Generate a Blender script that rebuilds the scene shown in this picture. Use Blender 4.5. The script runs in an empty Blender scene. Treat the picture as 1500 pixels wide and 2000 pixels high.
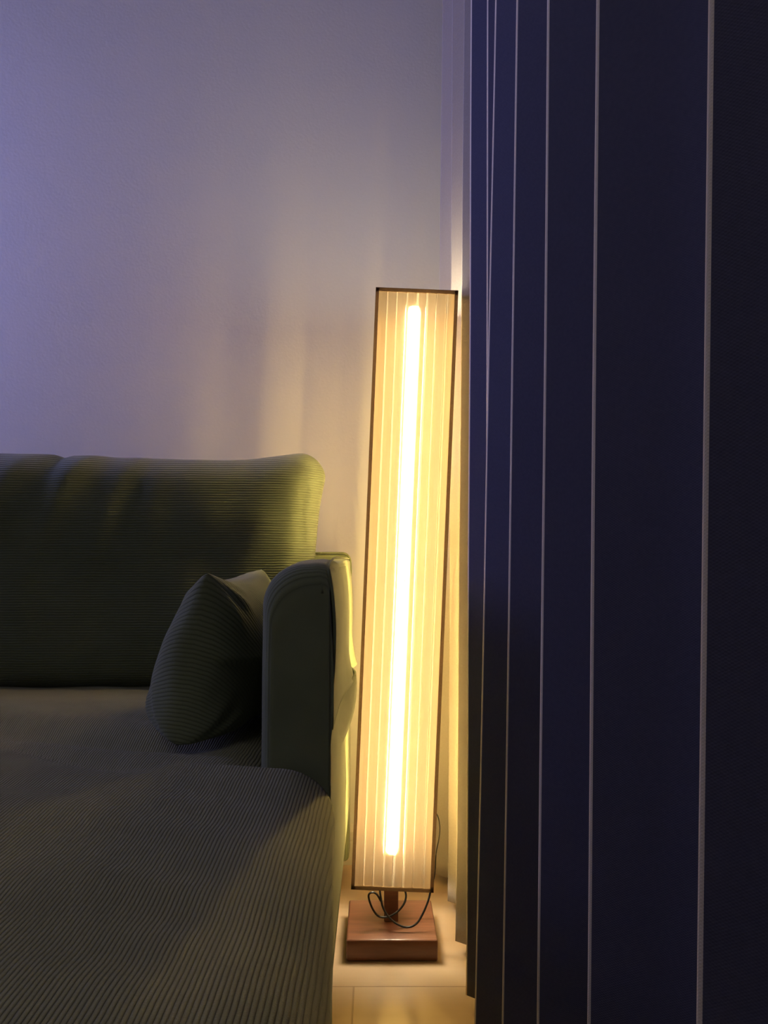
import bpy, bmesh, math, random
from mathutils import Vector, Matrix, noise
random.seed(4)
PI = math.pi
scene = bpy.context.scene
C = scene.collection

# ------------------------------------------------------------ camera
cam_data = bpy.data.cameras.new('camera')
cam_data.sensor_fit = 'VERTICAL'
cam_data.sensor_height = 36
cam_data.lens = 27
cam_data.shift_x = 0.010
cam_data.shift_y = 0.0475
cam_data.clip_start = 0.02
cam = bpy.data.objects.new('camera', cam_data)
cam.location = (0, 0, 0.70)
cam.rotation_euler = (PI / 2, 0, 0)
C.objects.link(cam)
scene.camera = cam

# ------------------------------------------------------------ world, lights, exposure
world = bpy.data.worlds.new('night')
world.use_nodes = True
world.node_tree.nodes['Background'].inputs[0].default_value = (0.20, 0.22, 0.5, 1)
world.node_tree.nodes['Background'].inputs[1].default_value = 0.05
scene.world = world

def area(name, loc, target, sx, sy, power, col):
    d = bpy.data.lights.new(name, 'AREA')
    d.shape = 'RECTANGLE'; d.size = sx; d.size_y = sy; d.energy = power; d.color = col
    o = bpy.data.objects.new(name, d); C.objects.link(o)
    o.location = loc
    o.rotation_euler = (Vector(target) - Vector(loc)).to_track_quat('-Z', 'Y').to_euler()
    return o
# added bluish fill from the left; the left wall has no window
area('blue_side_fill', (-2.24, 1.52, 1.40), (-0.7, 1.76, 1.40), 0.2, 1.3, 9.5, (0.38, 0.38, 1.0)).data.spread = math.radians(80)
# added dim fill above the camera, lifts seat, arm front and curtain
area('room_fill', (-0.75, -0.3, 1.9), (-0.2, 0.9, 0.5), 0.7, 0.7, 1.9, (0.86, 0.80, 0.82))

TUBE_STRENGTH = 240.0
scene.view_settings.view_transform = 'Standard'
scene.view_settings.look = 'None'
scene.view_settings.gamma = 1
scene.view_settings.use_curve_mapping = False
scene.view_settings.exposure = 0.0

# ------------------------------------------------------------ helpers
class NT:
    def __init__(s, name):
        s.m = bpy.data.materials.new(name); s.m.use_nodes = True
        s.t = s.m.node_tree; s.n = s.t.nodes; s.l = s.t.links
        s.n.clear(); s.out = s.n.new('ShaderNodeOutputMaterial')
        s.tc = s.n.new('ShaderNodeTexCoord')
    def node(s, kind, **kw):
        x = s.n.new(kind)
        for k, v in kw.items(): setattr(x, k, v)
        return x
    def math(s, op, a, b=None, c=None):
        x = s.n.new('ShaderNodeMath'); x.operation = op
        for i, v in enumerate((a, b, c)):
            if v is None: continue
            if hasattr(v, 'is_linked'): s.l.new(v, x.inputs[i])
            else: x.inputs[i].default_value = v
        return x.outputs[0]
    def noise(s, scale, detail=3, vec=None):
        x = s.n.new('ShaderNodeTexNoise'); x.inputs['Scale'].default_value = scale; x.inputs['Detail'].default_value = detail
        s.l.new(vec if vec else s.tc.outputs['Object'], x.inputs['Vector']); return x.outputs['Fac']
    def mix(s, fac, a, b):
        x = s.n.new('ShaderNodeMix'); x.data_type = 'RGBA'
        for sock, v in ((x.inputs[0], fac), (x.inputs[6], a), (x.inputs[7], b)):
            if hasattr(v, 'is_linked'): s.l.new(v, sock)
            else: sock.default_value = v if isinstance(v, float) else (*v, 1)
        return x.outputs[2]
    def xyz(s):
        x = s.n.new('ShaderNodeSeparateXYZ'); s.l.new(s.tc.outputs['Object'], x.inputs[0]); return x.outputs
    def bsdf(s, col, rough=0.8, bump=None, dist=0.001, strength=1.0, **kw):
        b = s.n.new('ShaderNodeBsdfPrincipled')
        if hasattr(col, 'is_linked'): s.l.new(col, b.inputs['Base Color'])
        else: b.inputs['Base Color'].default_value = (*col, 1)
        if hasattr(rough, 'is_linked'): s.l.new(rough, b.inputs['Roughness'])
        else: b.inputs['Roughness'].default_value = rough
        for k, v in kw.items(): b.inputs[k.replace('_', ' ')].default_value = v
        if bump is not None:
            bp = s.n.new('ShaderNodeBump'); bp.inputs['Distance'].default_value = dist; bp.inputs['Strength'].default_value = strength
            s.l.new(bump, bp.inputs['Height']); s.l.new(bp.outputs[0], b.inputs['Normal'])
        s.l.new(b.outputs[0], s.out.inputs[0]); return b

def corduroy(name, axis, period, col=(0.205, 0.235, 0.130), depth=0.0012, diag=None):
    N = NT(name); q = N.xyz()
    if diag:
        c = N.math('ADD', N.math('MULTIPLY', q[diag[0]], diag[1]), N.math('MULTIPLY', q[diag[2]], diag[3]))
    else:
        c = q[axis]
    wob = N.math('MULTIPLY', N.noise(25, 2), period * 0.35)
    ph = N.math('MULTIPLY', N.math('ADD', c, wob), 2 * PI / period)
    rib = N.math('POWER', N.math('ABSOLUTE', N.math('SINE', N.math('MULTIPLY', ph, 0.5))), 0.6)
    fuzz = N.noise(900, 2)
    h = N.math('ADD', rib, N.math('MULTIPLY', fuzz, 0.35))
    pile = N.noise(18, 4)
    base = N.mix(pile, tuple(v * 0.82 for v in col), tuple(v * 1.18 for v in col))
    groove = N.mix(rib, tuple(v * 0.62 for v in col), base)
    N.bsdf(groove, 0.95, h, depth, 1.0, Sheen_Weight=0.25, Sheen_Roughness=0.5, Specular_IOR_Level=0.15)
    return N.m

def m_wall():
    N = NT('wall_paint')
    h = N.math('ADD', N.noise(160, 4), N.math('MULTIPLY', N.noise(30, 2), 0.6))
    N.bsdf((0.80, 0.79, 0.77), 0.9, h, 0.0006, 0.5, Specular_IOR_Level=0.2); return N.m
def m_floor():
    N = NT('floor_tile')
    mp = N.node('ShaderNodeMapping'); N.l.new(N.tc.outputs['Object'], mp.inputs[0])
    mp.inputs['Location'].default_value = (0.033, -1.262 + 1.2, 0)
    br = N.node('ShaderNodeTexBrick'); N.l.new(mp.outputs[0], br.inputs['Vector'])
    br.offset = 0.5
    br.inputs['Scale'].default_value = 1.0
    br.inputs['Brick Width'].default_value = 0.6; br.inputs['Row Height'].default_value = 0.6
    br.inputs['Mortar Size'].default_value = 0.0016; br.inputs['Mortar Smooth'].default_value = 0.3
    br.inputs['Color1'].default_value = (0.56, 0.40, 0.25, 1); br.inputs['Color2'].default_value = (0.60, 0.43, 0.27, 1)
    br.inputs['Mortar'].default_value = (0.33, 0.22, 0.13, 1)
    st = N.node('ShaderNodeMapping'); N.l.new(N.tc.outputs['Object'], st.inputs[0]); st.inputs['Scale'].default_value = (1.2, 14, 1)
    g = N.noise(3, 5, st.outputs[0])
    col = N.mix(N.math('MULTIPLY', g, 0.55), br.outputs['Color'], (0.42, 0.28, 0.16))
    N.bsdf(col, 0.42, N.math('SUBTRACT', 1.0, br.outputs['Fac']), 0.001, 0.6); return N.m
def m_plain(name, col, rough=0.6, **kw):
    N = NT(name); c = N.mix(N.noise(40, 3), tuple(v * 0.93 for v in col), tuple(min(1, v * 1.07) for v in col))
    N.bsdf(c, rough, N.noise(300, 2), 0.0002, 0.4, **kw); return N.m
def m_wood():
    N = NT('lamp_wood')
    mp = N.node('ShaderNodeMapping'); N.l.new(N.tc.outputs['Object'], mp.inputs[0]); mp.inputs['Scale'].default_value = (2, 22, 22)
    g = N.noise(6, 5, mp.outputs[0])
    col = N.mix(g, (0.07, 0.023, 0.012), (0.24, 0.095, 0.050))
    N.bsdf(col, 0.36, g, 0.0003, 0.5, Coat_Weight=0.3, Coat_Roughness=0.3); return N.m
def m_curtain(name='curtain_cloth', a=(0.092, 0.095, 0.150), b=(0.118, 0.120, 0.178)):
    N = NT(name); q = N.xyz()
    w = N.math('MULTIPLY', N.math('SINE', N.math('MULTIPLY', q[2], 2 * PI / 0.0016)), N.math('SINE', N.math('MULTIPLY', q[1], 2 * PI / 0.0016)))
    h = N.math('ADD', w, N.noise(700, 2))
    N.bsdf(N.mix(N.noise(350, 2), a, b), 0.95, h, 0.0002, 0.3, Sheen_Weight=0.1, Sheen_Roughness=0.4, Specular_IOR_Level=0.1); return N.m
def m_shade():
    # translucent pleated linen: attribute 'seam' is 1 where the cloth is a single layer
    N = NT('shade_linen')
    at = N.node('ShaderNodeAttribute'); at.attribute_name = 'seam'
    seam = at.outputs['Fac']
    st = N.node('ShaderNodeMapping'); N.l.new(N.tc.outputs['Object'], st.inputs[0]); st.inputs['Scale'].default_value = (1, 1, 0.12)
    fib = N.noise(420, 3, st.outputs[0]); slub = N.noise(260, 2)
    dens = N.math('MULTIPLY', N.math('ADD', N.math('MULTIPLY', fib, 0.5), 0.75), N.math('ADD', N.math('MULTIPLY', slub, 0.3), 0.85))
    cs = N.mix(seam, (0.105, 0.072, 0.039), (0.34, 0.27, 0.17))
    vm = N.node('ShaderNodeVectorMath', operation='SCALE'); N.l.new(cs, vm.inputs[0]); N.l.new(dens, vm.inputs['Scale'])
    tr = N.node('ShaderNodeBsdfTranslucent'); N.l.new(vm.outputs[0], tr.inputs['Color'])
    df = N.node('ShaderNodeBsdfDiffuse'); df.inputs['Color'].default_value = (0.42, 0.31, 0.19, 1)
    rf = N.node('ShaderNodeBsdfRefraction'); rf.inputs['IOR'].default_value = 1.2; rf.inputs['Roughness'].default_value = 0.5
    rf.inputs['Color'].default_value = (0.62, 0.49, 0.24, 1)
    m1 = N.node('ShaderNodeMixShader'); m1.inputs[0].default_value = 0.35
    N.l.new(tr.outputs[0], m1.inputs[1]); N.l.new(df.outputs[0], m1.inputs[2])
    m2 = N.node('ShaderNodeMixShader')
    m2.inputs[0].default_value = 0.40
    N.l.new(m1.outputs[0], m2.inputs[1]); N.l.new(rf.outputs[0], m2.inputs[2])
    tp = N.node('ShaderNodeBsdfTransparent'); tp.inputs['Color'].default_value = (1.0, 0.79, 0.31, 1)   # open weave
    m3 = N.node('ShaderNodeMixShader')
    N.l.new(N.math('ADD', 0.085, N.math('MULTIPLY', seam, 0.42)), m3.inputs[0])
    N.l.new(m2.outputs[0], m3.inputs[1]); N.l.new(tp.outputs[0], m3.inputs[2])
    N.l.new(m3.outputs[0], N.out.inputs[0]); return N.m
def m_trim():
    N = NT('shade_trim_cloth'); d = N.node('ShaderNodeBsdfDiffuse'); t = N.node('ShaderNodeBsdfTranslucent'); x = N.node('ShaderNodeMixShader')
    c = N.mix(N.noise(300, 2), (0.20, 0.135, 0.10), (0.27, 0.19, 0.14))
    N.l.new(c, d.inputs[0]); N.l.new(c, t.inputs[0]); x.inputs[0].default_value = 0.45
    N.l.new(d.outputs[0], x.inputs[1]); N.l.new(t.outputs[0], x.inputs[2])
    p = N.node('ShaderNodeBsdfTransparent'); y = N.node('ShaderNodeMixShader'); y.inputs[0].default_value = 0.12   # open weave
    N.l.new(x.outputs[0], y.inputs[1]); N.l.new(p.outputs[0], y.inputs[2]); N.l.new(y.outputs[0], N.out.inputs[0]); return N.m
def m_emit():
    N = NT('tube_light'); e = N.node('ShaderNodeEmission'); e.inputs[0].default_value = (1, 0.87, 0.61, 1); e.inputs[1].default_value = TUBE_STRENGTH
    N.l.new(e.outputs[0], N.out.inputs[0]); return N.m
def m_glass():
    N = NT('window_glass'); b = N.bsdf((1, 1, 1), 0.02); b.inputs['Transmission Weight'].default_value = 1.0; return N.m

M = dict(wall=m_wall(), floor=m_floor(), ceiling=m_plain('ceiling_paint', (0.8, 0.8, 0.8), 0.9),
         base=m_plain('baseboard_paint', (0.74, 0.70, 0.64), 0.5), frame=m_plain('window_frame_paint', (0.7, 0.7, 0.72), 0.4),
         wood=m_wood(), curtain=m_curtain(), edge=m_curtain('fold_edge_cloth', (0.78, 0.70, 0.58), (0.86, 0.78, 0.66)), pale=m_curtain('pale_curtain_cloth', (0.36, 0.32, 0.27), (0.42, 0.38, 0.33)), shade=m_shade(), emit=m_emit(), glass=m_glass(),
         trim=m_trim(), cable=m_plain('cable_rubber', (0.012, 0.012, 0.012), 0.35),
         metal=m_plain('dark_metal', (0.12, 0.12, 0.12), 0.4, Metallic=0.8), rail=m_plain('rail_paint', (0.6, 0.6, 0.6), 0.4),
         cord_seat_lit=corduroy('corduroy_seat_lit', 0, 0.0033, col=(0.330, 0.335, 0.185)), cord_back_shaded=corduroy('corduroy_back_shaded', 2, 0.0046, col=(0.150, 0.180, 0.110)),  # same sofa cloth: seat lightened, back darkened, light and shade put into colour
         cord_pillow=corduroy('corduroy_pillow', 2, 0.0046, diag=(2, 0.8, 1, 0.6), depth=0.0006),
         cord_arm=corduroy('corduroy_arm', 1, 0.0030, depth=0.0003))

def obj(name, bm, mat, parent=None, smooth=True):
    me = bpy.data.meshes.new(name)
    bmesh.ops.recalc_face_normals(bm, faces=bm.faces)
    bm.to_mesh(me); bm.free()
    if smooth:
        for p in me.polygons: p.use_smooth = len(p.vertices) <= 4
    me.materials.append(mat)
    o = bpy.data.objects.new(name, me); C.objects.link(o)
    if parent:
        o.parent = parent
        o.location = -parent.location      # meshes are written in world coordinates
    return o
def empty(name, loc, label, cat, group=None):
    o = bpy.data.objects.new(name, None); C.objects.link(o); o.location = loc; o.empty_display_size = 0.05
    tag(o, label, cat, group); return o
def tag(o, label, cat, group=None):
    o['label'] = label; o['category'] = cat
    if group: o['group'] = group
def struct(o):
    o['kind'] = 'structure'; return o
def box(x0, x1, y0, y1, z0, z1, bevel=0.0, bm=None, seg=2):
    b = bmesh.new()
    bmesh.ops.create_cube(b, size=1)
    for v in b.verts:
        v.co = Vector(((x0 + x1) / 2 + v.co.x * (x1 - x0), (y0 + y1) / 2 + v.co.y * (y1 - y0), (z0 + z1) / 2 + v.co.z * (z1 - z0)))
    if bevel: bmesh.ops.bevel(b, geom=list(b.edges), offset=bevel, segments=seg, affect='EDGES', profile=0.5)
    if bm is None: return b
    me = bpy.data.meshes.new('t'); b.to_mesh(me); b.free(); bm.from_mesh(me); bpy.data.meshes.remove(me); return bm
def tube(pts, r, seg=10, bm=None, sub=8):
    """smooth tube through points (Catmull-Rom)"""
    bm = bm or bmesh.new()
    P = [Vector(p) for p in pts]; Q = []
    if len(P) > 2 and sub > 1:
        E = [2 * P[0] - P[1]] + P + [2 * P[-1] - P[-2]]
        for i in range(1, len(E) - 2):
            for k in range(sub):
                t = k / sub; a, b, c, d = E[i - 1:i + 3]
                Q.append(0.5 * ((2 * b) + (c - a) * t + (2 * a - 5 * b + 4 * c - d) * t * t + (3 * b - a - 3 * c + d) * t ** 3))
        Q.append(P[-1])
    else: Q = P
    rings = []; up = Vector((0.13, 0.21, 0.97)).normalized()
    for i, p in enumerate(Q):
        d = (Q[min(i + 1, len(Q) - 1)] - Q[max(i - 1, 0)]).normalized()
        a = d.cross(up)
        if a.length < 1e-3: a = d.cross(Vector((1, 0, 0)))
        a.normalize(); b = d.cross(a).normalized(); up = a.cross(d).normalized() if False else up
        rings.append([bm.verts.new(p + r * (math.cos(t) * a + math.sin(t) * b)) for t in [2 * PI * k / seg for k in range(seg)]])
    for i in range(len(rings) - 1):
        for k in range(seg):
            bm.faces.new((rings[i][k], rings[i][(k + 1) % seg], rings[i + 1][(k + 1) % seg], rings[i + 1][k]))
    bm.faces.new(rings[0][::-1]); bm.faces.new(rings[-1])
    return bm
def rbox(x0, x1, y0, y1, z0, z1, r, step, fn=None):
    """box with rounded edges on a dense grid, then deformed by fn(x, y, z, u, v, w)"""
    c = Vector(((x0 + x1) / 2, (y0 + y1) / 2, (z0 + z1) / 2)); h = Vector(((x1 - x0) / 2, (y1 - y0) / 2, (z1 - z0) / 2))
    rr = r if isinstance(r, (tuple, list)) else (r, r, r)
    def samples(H, R):
        n = 6; e = [H - R + R * math.sin(PI / 2 * k / n * 0.5) / math.sin(PI / 4) for k in range(n + 1)]
        m = max(2, int(2 * (H - R) / step)); mid = [-(H - R) + 2 * (H - R) * k / m for k in range(1, m)]
        return [-t for t in reversed(e)] + mid + e
    S = [samples(h[i], rr[i]) for i in range(3)]
    bm = bmesh.new(); cache = {}
    def vert(p):
        key = tuple(round(v, 6) for v in p)
        if key in cache: return cache[key]
        inner = Vector([max(-(h[i] - rr[i]), min(h[i] - rr[i], p[i])) for i in range(3)])
        d = Vector([(p[i] - inner[i]) / rr[i] for i in range(3)])
        if d.length > 1e-9:
            d.normalize()
        q = Vector([inner[i] + d[i] * rr[i] for i in range(3)])
        w = q + c
        if fn:
            w = Vector(fn(w.x, w.y, w.z, q.x / h.x, q.y / h.y, q.z / h.z))
        cache[key] = bm.verts.new(w); return cache[key]
    for ax in range(3):
        a, b = [i for i in range(3) if i != ax]
        for s in (-1, 1):
            for i in range(len(S[a]) - 1):
                for j in range(len(S[b]) - 1):
                    ps = []
                    for (ii, jj) in ((i, j), (i + 1, j), (i + 1, j + 1), (i, j + 1)):
                        p = [0, 0, 0]; p[ax] = s * h[ax]; p[a] = S[a][ii]; p[b] = S[b][jj]; ps.append(vert(p))
                    if len(set(ps)) == 4: bm.faces.new(ps)
    return bm
def sm(t):
    t = max(0.0, min(1.0, t)); return t * t * (3 - 2 * t)
def gau(t, s): return math.exp(-(t / s) ** 2)

# ------------------------------------------------------------ room
BW = 1.78; XL = -2.3; XR = 0.30; YB = -2.6; ZC = 2.5
struct(obj('floor', box(XL - 0.1, XR + 0.1, YB - 0.1, BW + 0.1, -0.1, 0), M['floor'], smooth=False))
struct(obj('ceiling', box(XL - 0.1, XR + 0.1, YB - 0.1, BW + 0.1, ZC, ZC + 0.1), M['ceiling'], smooth=False))
struct(obj('wall_back', box(XL - 0.1, XR + 0.1, BW, BW + 0.1, 0, ZC), M['wall'], smooth=False))
struct(obj('wall_front', box(XL - 0.1, XR + 0.1, YB - 0.1, YB, 0, ZC), M['wall'], smooth=False))
struct(obj('wall_left', box(XL - 0.1, XL, YB, BW, 0, ZC), M['wall'], smooth=False))
# right wall with its window opening
wr = box(XR, XR + 0.1, YB, -1.6, 0, ZC); box(XR, XR + 0.1, 1.5, BW, 0, ZC, bm=wr)
box(XR, XR + 0.1, -1.6, 1.5, 0, 0.25, bm=wr); box(XR, XR + 0.1, -1.6, 1.5, 2.25, ZC, bm=wr)
struct(obj('wall_right', wr, M['wall'], smooth=False))
win = struct(obj('window_1', box(XR + 0.045, XR + 0.055, -1.57, 1.47, 0.28, 2.22), M['glass'], smooth=False))
wf = bmesh.new()
for a in ((-1.6, -1.55), (-0.08, -0.02), (1.45, 1.5)): box(XR + 0.02, XR + 0.08, a[0], a[1], 0.25, 2.25, bm=wf)
for a in ((0.25, 0.30), (2.20, 2.25)): box(XR + 0.021, XR + 0.079, -1.6, 1.5, a[0], a[1], bm=wf)
obj('window_frame', wf, M['frame'], win, smooth=False)
# baseboards with a stepped moulding
def baseboard(name, x0, x1, y0, y1, nx, ny):
    prof = [(0, 0), (0.014, 0), (0.014, 0.050), (0.012, 0.053), (0.012, 0.056), (0.014, 0.058), (0.014, 0.076), (0.010, 0.086), (0.006, 0.093), (0, 0.093)]
    bm = bmesh.new(); rows = []
    for (x, y) in ((x0, y0), (x1, y1)):
        rows.append([bm.verts.new((x + nx * d, y + ny * d, h)) for d, h in prof])
    n = len(prof)
    for k in range(n): bm.faces.new((rows[0][k], rows[0][(k + 1) % n], rows[1][(k + 1) % n], rows[1][k]))
    bm.faces.new(rows[0]); bm.faces.new(rows[1][::-1])
    struct(obj(name, bm, M['base'], smooth=False))
baseboard('baseboard_back', XL, XR, BW, BW, 0, -1)
baseboard('baseboard_left', XL, XL, YB, BW - 0.014, 1, 0)

# ------------------------------------------------------------ curtain (pleats run away from the camera)
#  crest: depth, x at eye height, lean (dx/dh)
def cr(z, pt, pb):
    s = (pt - pb) / 2000.0
    return (z, ((pt - (pt - pb) * 1095 / 2000.0) - 730) * z / 1500.0, s)
crests = [cr(1.665, 865, 842), cr(1.53, 884, 874), cr(1.37, 907, 889), cr(1.20, 920, 911), (1.095, 0.1605, 0.0018),
          cr(1.02, 968, 928), cr(0.838, 1010, 981), cr(0.669, 1070, 1050), cr(0.52, 1167, 1148), cr(0.344, 1387, 1363)]
zz = 0.344
while zz > -1.35:
    zz -= 0.17; crests.append((zz, 0.149, 0.012))
HT = 2.40; NZ = 90
def drape(name, cs, mat, edge, first, last_gap):
    """a pleated cloth through the given crests; the rounded crests carry a pale edge"""
    plan = []      # (depth, x, lean, is crest)
    for i, (z, x, s) in enumerate(cs):
        gap = z - cs[i + 1][0] if i + 1 < len(cs) else last_gap
        if i == 0 and first: plan.append((z + first, x + 0.07, s, 0))
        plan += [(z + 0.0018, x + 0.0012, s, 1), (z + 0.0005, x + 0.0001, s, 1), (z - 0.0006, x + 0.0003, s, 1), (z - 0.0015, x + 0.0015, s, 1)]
        dep = min(0.075, gap * 0.46)
        plan += [(z - gap * 0.16, x + dep * 0.48, s, 0), (z - gap * 0.31, x + dep * 0.92, s, 0)]
        if i + 1 < len(cs) or last_gap > 0.1:
            plan += [(z - gap * 0.40, x + dep, s, 0), (z - gap * 0.50, x + dep * 0.9, s, 0), (z - gap * 0.76, x + dep * 0.42, s, 0)]
    bm = bmesh.new(); rows = []
    for k in range(NZ + 1):
        h = 0.022 + (HT - 0.022) * k / NZ
        row = []
        for (z, x, s, c) in plan:
            wob = 0.0011 * noise.noise(Vector((h * 2.3, z * 5, 1.7))) * (1 if c else 1.6)
            flare = 0.006 * math.exp(-(h - 0.02) / 0.05) * (0.3 if c else 1)
            row.append(bm.verts.new((x + s * (h - 0.7) + wob - flare * 0.3, z + wob * 1.4, h)))
        rows.append(row)
    for k in range(NZ):
        for j in range(len(plan) - 1):
            f = bm.faces.new((rows[k][j], rows[k][j + 1], rows[k + 1][j + 1], rows[k + 1][j]))
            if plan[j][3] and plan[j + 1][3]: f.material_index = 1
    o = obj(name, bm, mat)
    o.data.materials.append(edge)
    so = o.modifiers.new('thickness', 'SOLIDIFY'); so.thickness = 0.0010; so.offset = 0
    return o
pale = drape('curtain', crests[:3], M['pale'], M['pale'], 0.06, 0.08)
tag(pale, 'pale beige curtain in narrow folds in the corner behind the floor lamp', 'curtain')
cur = drape('curtain', crests[3:], M['curtain'], M['edge'], 0.05, 0.17)
tag(cur, 'dark navy floor-length pleated curtain with thin pale fold edges along the right side', 'curtain')
rail = obj('curtain_rail', box(0.15, 0.24, -1.5, 1.76, 2.40, 2.43, 0.004), M['rail'])
tag(rail, 'pale curtain rail above the navy pleated curtain', 'curtain rail')

# ------------------------------------------------------------ floor lamp
LX, LY = 0.032, 1.42
lamp = empty('floor_lamp', (LX, LY, 0), 'tall slim square floor lamp with glowing pleated linen shade on a square wooden base', 'floor lamp')
obj('base', box(LX - 0.08, LX + 0.08, 1.34, 1.50, 0.0, 0.038, 0.0035, seg=3), M['wood'], lamp)
obj('pole', box(LX - 0.013, LX + 0.013, 1.407, 1.433, 0.038, 0.16, 0.0015), M['wood'], lamp)
tilt = math.radians(2.36)
S0, S1 = 0.120, 1.177; HW = 0.069
def lean(x, y, h):       # points of the leaning shade: x, y measured from its axis
    t = h - S0
    return Vector((LX + 0.0005 + x * math.cos(tilt) + t * math.tan(tilt), LY + y, h - x * math.sin(tilt)))
# inner rod, cross braces and tube
obj('rod', tube([lean(0, 0.020, 0.13), lean(0, 0.020, 1.10)], 0.005, 10, sub=1), M['metal'], lamp)
for hh in (S0 + 0.004, 0.664, S1 - 0.01):
    bb = tube([lean(-HW + 0.004, 0, hh), lean(HW - 0.004, 0, hh)], 0.0014, 8, sub=1)
    tube([lean(0, -HW + 0.004, hh), lean(0, HW - 0.004, hh)], 0.0014, 8, bm=bb, sub=1)
    obj('cross_brace', bb, M['metal'], lamp)
for (ha, hb) in ((0.133, 1.168),):
    tb = obj('light_tube', tube([lean(0, 0, ha), lean(0, 0, hb)], 0.0085, 16, sub=1), M['emit'], lamp)
    cp = bmesh.new()
    tube([lean(0, 0, ha - 0.009), lean(0, 0, ha - 0.0005)], 0.0095, 16, bm=cp, sub=1)
    obj('tube_cap', cp, M['metal'], tb).location = (0, 0, 0)
# shade: four panels of knife pleats
sh = bmesh.new(); seam_l = sh.verts.layers.float.new('seam')
NP = 8
for side in range(4):
    ang = side * PI / 2
    def pt(u, d, h):     # u along the panel, d outwards
        lx, ly = u, -(HW + d)
        return lean(lx * math.cos(ang) - ly * math.sin(ang), lx * math.sin(ang) + ly * math.cos(ang), h)
    cols = []
    w = 2 * HW / NP
    for p in range(NP):
        u0 = -HW + p * w
        jit = random.uniform(-0.0012, 0.0012) if p else 0
        sw = (0.5, 0.8, 0.8, 0.9, 2.6, 2.2, 0.8, 1.5)[p] * 0.001
        st = (0.1, 0.45, 0.35, 0.6, 1.0, 1.0, 0.4, 0.9)[p]
        # (u, outward step, seam weight)
        cols += [(u0 + jit, -0.0006, 0.25 * st), (u0 + jit + 0.0006, 0.0003, st), (u0 + jit + 0.0006 + sw, 0.0006, st * 0.9), (u0 + jit + 0.0012 + sw + 0.0012, 0.0012, 0.0),
                 (u0 + w * 0.5, 0.0010, 0.0), (u0 + w * 0.93, 0.0, 0.0)]
    cols.append((HW, -0.0006, 0.0))
    NH = 60; rows = []
    ph = random.uniform(0, 6)
    for k in range(NH + 1):
        h = S0 + (S1 - S0) * k / NH; row = []
        for (u, d, sv) in cols:
            uu = u + (0.00022 * math.sin(h * 7 + u * 60 + ph) if abs(u) < HW * 0.97 else 0)
            v = sh.verts.new(pt(uu, d, h)); v[seam_l] = sv; row.append(v)
        rows.append(row)
    for k in range(NH):
        for j in range(len(cols) - 1): sh.faces.new((rows[k][j], rows[k][j + 1], rows[k + 1][j + 1], rows[k + 1][j]))
obj('lamp_shade', sh, M['shade'], lamp, smooth=False)
# dark cloth tape on the rims and the four corners
def bar(bm, a, b, w):    # square bar following the lean
    (xa, ya, za), (xb, yb, zb) = a, b
    x0, x1 = min(xa, xb) - w, max(xa, xb) + w; y0, y1 = min(ya, yb) - w, max(ya, yb) + w; z0, z1 = min(za, zb) - w, max(za, zb) + w
    vs = [bm.verts.new(lean(x, y, z)) for x in (x0, x1) for y in (y0, y1) for z in (z0, z1)]
    for f in ((0, 1, 3, 2), (4, 6, 7, 5), (0, 4, 5, 1), (2, 3, 7, 6), (0, 2, 6, 4), (1, 5, 7, 3)): bm.faces.new([vs[i] for i in f])
tw = 0.0030; e = HW + 0.0005
for hh in (S0 + tw, S1 - tw):
    tr = bmesh.new()
    for a, b in (((-e, -e), (e, -e)), ((e, -e), (e, e)), ((e, e), (-e, e)), ((-e, e), (-e, -e))):
        bar(tr, (a[0], a[1], hh), (b[0], b[1], hh), tw)
    obj('shade_rim', tr, M['trim'], lamp, smooth=False)
for sx in (-1, 1):
    for sy in (-1, 1):
        tr = bmesh.new(); bar(tr, (sx * e, sy * e, S0 + 2 * tw), (sx * e, sy * e, S1 - 2 * tw), tw)
        obj('corner_trim', tr, M['trim'], lamp, smooth=False)
# cable loops hanging from the shade over the base
def px(x, y, Y): return ((x - 730) * Y / 1500.0, Y, 0.70 - (y - 1095) * Y / 1500.0)
obj('power_cable', tube([px(741, 1725, 1.39), px(743, 1748, 1.385), px(748, 1772, 1.38), px(760, 1792, 1.375), px(778, 1806, 1.37), px(797, 1811, 1.368), px(814, 1803, 1.37), px(826, 1784, 1.375), px(836, 1760, 1.38), px(842, 1735, 1.385)], 0.0019), M['cable'], lamp)
obj('power_cable', tube([px(744, 1760, 1.388), px(736, 1747, 1.384), px(727, 1743, 1.382), px(720, 1748, 1.381), px(723, 1764, 1.381), px(732, 1782, 1.381), px(743, 1791, 1.381), px(760, 1790, 1.381), px(777, 1780, 1.385), px(789, 1765, 1.39), px(793, 1750, 1.395), px(790, 1735, 1.40)], 0.0019), M['cable'], lamp)
obj('power_cable', tube([(0.055, 1.44, 0.15), (0.09, 1.50, 0.10), px(846, 1720, 1.56), px(852, 1665, 1.575), px(857, 1640, 1.58), px(859, 1615, 1.585), px(854, 1592, 1.59), px(838, 1570, 1.62), px(810, 1560, 1.76)], 0.0011), M['cable'], lamp)

# ------------------------------------------------------------ sofa
sofa = empty('sofa', (-1.1, 0.9, 0), 'green corduroy sofa with plump back cushion and slim arm left of the lamp', 'sofa')
SR = -0.047
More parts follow.
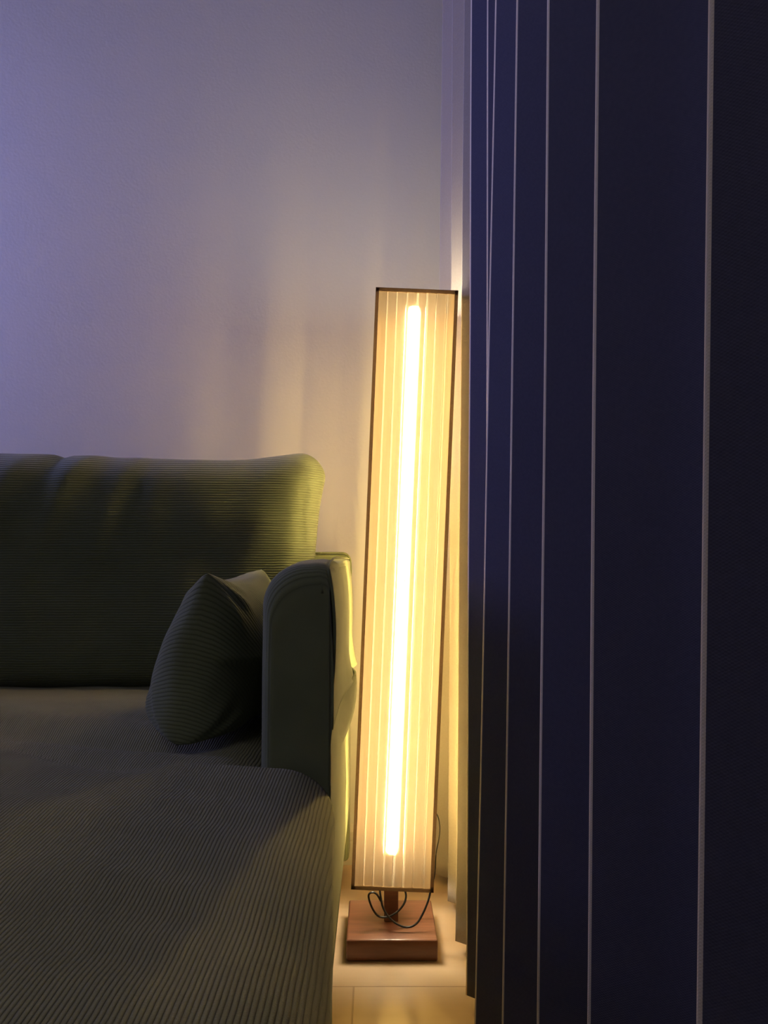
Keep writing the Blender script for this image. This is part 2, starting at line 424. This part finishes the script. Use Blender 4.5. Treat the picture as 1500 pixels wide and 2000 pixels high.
# base frame: right side pulls in towards the back and the floor
def base_fn(x, y, z, u, v, w):
    t = sm((x + 0.35) / 0.3)
    x -= t * (0.010 * sm((0.42 - z) / 0.3) + 0.040 * sm((y - 0.86) / 0.25) + 0.03 * sm((y - 1.1) / 0.4))
    return x, y, z
obj('base', rbox(-2.18, SR, 0.23, 1.60, 0.045, 0.335, 0.012, 0.04, base_fn), M['cord_arm'], sofa)
for (lx, ly) in ((-2.1, 0.30), (-0.14, 0.30), (-2.1, 1.52), (-0.18, 1.52)):
    obj('leg', box(lx - 0.03, lx + 0.03, ly - 0.03, ly + 0.03, 0.0, 0.046, 0.004), M['metal'], sofa)
# back frame
obj('back_frame', rbox(-2.18, -0.052, 1.625, 1.70, 0.06, 0.715, 0.012, 0.05), M['cord_arm'], sofa)
obj('piping', tube([(-0.9, 1.628, 0.716), (-0.4, 1.628, 0.716), (-0.15, 1.628, 0.716), (-0.08, 1.628, 0.716), (-0.062, 1.629, 0.715), (-0.053, 1.632, 0.708), (-0.050, 1.634, 0.698), (-0.049, 1.634, 0.68), (-0.049, 1.634, 0.64), (-0.049, 1.634, 0.50)], 0.0026, sub=4), M['cord_arm'], sofa)

def arm(xa, xb, mirror=1):
    """arm cross section lofted from front to back; inner top edge is widely rounded"""
    def outline(top, inset):
        pts = []; xi, xo = xa + inset, xb; z0 = 0.20; r = 0.050; ro = 0.008
        n = 14
        pts.append((xi, z0)); 
        for k in range(1, 12): pts.append((xi - 0.003 * math.sin(PI * k / 12), z0 + (top - r - z0) * k / 12))
        for k in range(n + 1):
            a = PI / 2 * k / n; pts.append((xi + r - r * math.cos(a), top - r + r * math.sin(a)))
        pts.append(((xi + r + xo) / 2, top + 0.001))
        for k in range(6):
            a = PI / 2 * k / 5; pts.append((xo - ro + ro * math.sin(a), top - ro + ro * math.cos(a)))
        for k in range(1, 22): 
            f = k / 22; pts.append((xo + 0.004 * math.sin(PI * min(1, f * 2.5)) , top - ro - (top - ro - z0) * f))
        pts.append((xo, z0)); return pts
    y0, y1 = 0.868, 1.62; ys = []
    R = 0.028
    for k in range(9):
        a = PI / 2 * k / 8; ys.append((y0 + R - R * math.cos(a), R - R * math.sin(a)))
    for k in range(1, 31): ys.append((y0 + R + (y1 - y0 - R) * k / 30, 0))
    bm = bmesh.new(); rings = []
    for (y, ins) in ys:
        top = 0.700 - ins * 1.25 + 0.003 * math.sin(y * 9) - 0.006 * sm((1.0 - y) / 0.12)
        row = []
        for (x, z) in outline(top, ins * 0.6):
            t = sm((z - 0.25) / 0.1)
            nn = noise.noise(Vector((x * 9, y * 7, z * 7)))
            row.append(bm.verts.new((mirror * (x + 0.0035 * nn * t) if mirror == 1 else x, y + (0.004 * nn if ins == 0 else 0), z)))
        rings.append(row)
    n = len(rings[0])
    for i in range(len(rings) - 1):
        for k in range(n): bm.faces.new((rings[i][k], rings[i][(k + 1) % n], rings[i + 1][(k + 1) % n], rings[i + 1][k]))
    bm.faces.new(rings[0]); bm.faces.new(rings[-1][::-1])
    return bm
obj('arm', arm(-0.129, SR - 0.003), M['cord_arm'], sofa)
obj('arm', rbox(-2.30 + 0.02, -2.16, 0.868, 1.62, 0.06, 0.70, 0.03, 0.05), M['cord_arm'], sofa)
# piping of the arm's front outer edge and its small gathered top corner
obj('piping', tube([(-0.0505, 0.8675, 0.40), (-0.0505, 0.8675, 0.50), (-0.0505, 0.8675, 0.60), (-0.0505, 0.8677, 0.640), (-0.0510, 0.870, 0.664), (-0.0515, 0.878, 0.681), (-0.0520, 0.892, 0.6925), (-0.0520, 0.93, 0.6985), (-0.0520, 1.05, 0.7045), (-0.0520, 1.3, 0.7045), (-0.0520, 1.60, 0.7040)], 0.0013, sub=6), M['cord_arm'], sofa)
# slip cover over the outer side of the arm: upper flap with a loose hem, lower skirt hanging under it
def sheet(z_top, z_bot, y0, y1, fx, ny=60, nz=30):
    bm = bmesh.new(); rows = []
    for i in range(ny + 1):
        y = y0 + (y1 - y0) * i / ny; r = []
        for k in range(nz + 1):
            f = k / nz; z = z_top + (z_bot(y) - z_top) * f
            r.append(bm.verts.new((fx(y, z, f), y, z)))
        rows.append(r)
    for i in range(ny):
        for k in range(nz): bm.faces.new((rows[i][k], rows[i + 1][k], rows[i + 1][k + 1], rows[i][k + 1]))
    return bm
def flap_x(y, z, f):
    out = 0.0145 * gau(y - 1.24, 0.13) + 0.0135 * gau(y - 1.50, 0.07)
    return -0.0475 + 0.003 * math.sin(PI * min(1, f * 1.3)) + out * (f ** 4) - 0.004 * (1 - f) ** 6 * 1
fl = obj('side_flap', sheet(0.690, lambda y: 0.508 - 0.010 * sm((y - 1.2) / 0.3), 0.872, 1.60, flap_x), M['cord_arm'], sofa)
md = fl.modifiers.new('thickness', 'SOLIDIFY'); md.thickness = 0.003; md.offset = 0
def skirt_x(y, z, f):
    return -0.049 + 0.021 * gau(y - 1.26, 0.10) * gau(z - 0.50, 0.09) - (0.030 * sm((y - 0.90) / 0.3) + 0.016 * sm((y - 1.2) / 0.4)) * sm((0.50 - z) / 0.24) \
        + 0.006 * gau(y - 1.28, 0.06) * gau(z - 0.43, 0.05) - 0.002
sk = obj('side_skirt', sheet(0.515, lambda y: 0.10, 0.875, 1.60, skirt_x), M['cord_arm'], sofa)
md = sk.modifiers.new('thickness', 'SOLIDIFY'); md.thickness = 0.003; md.offset = 0

# seat cushions (the right one has an ear that runs in front of the arm)
def seat_fn(right):
    def fn(x, y, z, u, v, w):
        top = sm((z - 0.38) / 0.06)
        if right:
            t = sm((x + 0.30) / 0.2)
            x += t * (0.014 * sm((0.85 - y) / 0.35) - 0.085 * sm((y - 0.862) / 0.012))
        crown = 0.012 * (1 - u * u) * (1 - v * v)
        wr = 0.0
        wr += 0.006 * noise.noise(Vector((x * 3.0, y * 9.0, 0.3)))
        wr += 0.0030 * noise.noise(Vector((x * 7.0 + 3, y * 26.0 + x * 9, 1.3))) * sm((-0.06 - x) / 0.1)
        # creases running from under the throw pillow to the left
        d1 = (y - (0.98 + 0.10 * sm((-x - 0.25) / 0.4)))
        wr -= 0.020 * gau(d1, 0.035) * sm((-0.15 - x) / 0.15)
        wr += 0.012 * gau(y - 1.16, 0.09) * sm((-0.2 - x) / 0.2)
        d2 = (y - (0.86 + 0.14 * sm((-x - 0.25) / 0.3)))
        wr -= 0.010 * gau(d2, 0.02) * sm((-0.20 - x) / 0.15)
        return x, y, z + top * (crown + wr)
    return fn
obj('seat_cushion', rbox(-1.10, SR + 0.004, 0.20, 1.60, 0.335, 0.462, (0.06, 0.055, 0.055), 0.011, seat_fn(True)), M['cord_seat_lit'], sofa)
obj('seat_cushion', rbox(-2.155, -1.105, 0.20, 1.60, 0.335, 0.462, (0.06, 0.055, 0.055), 0.03, seat_fn(False)), M['cord_seat_lit'], sofa)

# back cushions
def back_fn(right):
    def fn(x, y, z, u, v, w):
        f = (z - 0.46) / 0.44
        # puffed middle, thin borders
        edge = (1 - abs(u) ** 6) * (1 - abs(w) ** 4)
        y = 1.545 + (y - 1.545) * (0.42 + 0.58 * edge ** 0.6)
        y += 0.03 * f - 0.075
        if right:
            k = sm((x + 0.40) / 0.3)
            x += k * (-0.022 * math.sin(PI * min(1, max(0, (0.86 - z) / 0.34)) * 0.5) + 0.006 * gau(z - 0.87, 0.05))
            z += 0.010 * sm((z - 0.7) / 0.15) * (gau(x + 0.14, 0.06) - 0.7 * gau(x + 0.30, 0.16) + 0.5 * sm((-0.5 - x) / 0.15))
            # folds fanning down from the top on the left
            for (xc, sl, a, wd) in ((-0.60, 0.55, 0.007, 0.028), (-0.545, 0.62, -0.006, 0.022), (-0.46, 0.40, -0.005, 0.025), (-0.42, 0.35, 0.005, 0.02), (-0.66, 0.5, -0.005, 0.02)):
                y += a * gau(x - (xc - sl * (0.9 - z) * 0.6), wd) * sm((z - 0.60) / 0.2) * (1 if v < 0 else 0.4)
            z += -0.006 * gau(x + 0.60, 0.012) * sm((z - 0.8) / 0.08)
            z += 0.0025 * noise.noise(Vector((x * 16, 0, 0))) * sm((z - 0.8) / 0.08)
        y += 0.010 * noise.noise(Vector((x * 6, y * 2, z * 5))) + 0.004 * noise.noise(Vector((x * 15, 3, z * 9)))
        return x, y, z
    return fn
bc = obj('back_cushion', rbox(-1.08, -0.100, 1.445, 1.645, 0.452, 0.902, (0.05, 0.08, 0.05), 0.010, back_fn(True)), M['cord_back_shaded'], sofa)
obj('back_cushion', rbox(-2.15, -1.09, 1.445, 1.645, 0.452, 0.902, (0.05, 0.08, 0.05), 0.03, back_fn(False)), M['cord_back_shaded'], sofa)

# ------------------------------------------------------------ throw pillow leaning on the arm
def pillow(cx, cy, cz, W, H, T):
    bm = bmesh.new(); n = 44; grid = {}
    for s in (-1, 1):
        for i in range(n + 1):
            for j in range(n + 1):
                u = -1 + 2 * i / n; v = -1 + 2 * j / n
                u = math.sin(u * PI / 2) * 0.5 + u * 0.5; v = math.sin(v * PI / 2) * 0.5 + v * 0.5
                edge = i in (0, n) or j in (0, n)
                if edge and s == 1 and (i, j) in grid: grid[(s, i, j)] = grid[(i, j)]; continue
                a = max(0, (1 - u * u) * ((1 - v * v) if v > 0 else (1 - v ** 10) ** 1.1)) ** 0.42
                y = u * W / 2 * (1 - 0.13 * (1 - v * v)); z = v * H / 2 * (1 - 0.13 * (1 - u * u) * (1 if v > 0 else 0.2))
                x = s * T / 2 * a + 0.01 * noise.noise(Vector((y * 12, z * 12, s * 3)))
                # belly sags to the bottom; wrinkles run from the ears
                x *= 1.0 + 0.12 * (-v)
                d = abs(u) + abs(v)
                x += s * 0.006 * math.sin(12 * math.atan2(1.02 - abs(v), 1.02 - abs(u))) * sm((d - 1.0) / 0.6) * a
                if s > 0 and v < 0: x *= 0.85
                vv = bm.verts.new((cx + x, cy + y, cz + z)); grid[(s, i, j)] = vv
                if edge: grid[(i, j)] = vv
    for s in (-1, 1):
        for i in range(n):
            for j in range(n):
                f = [grid[(s, i, j)], grid[(s, i + 1, j)], grid[(s, i + 1, j + 1)], grid[(s, i, j + 1)]]
                if len(set(f)) == 4: bm.faces.new(f if s > 0 else f[::-1])
    return bm
pm = pillow(0, 0, 0, 0.33, 0.215, 0.15)
pil = obj('throw_pillow', pm, M['cord_pillow'])
pil.location = (-0.212, 1.10, 0.580)
pil.rotation_euler = (0, math.radians(10), math.radians(-4))
tag(pil, 'small green corduroy throw pillow with pointed corners leaning against the sofa arm', 'pillow')
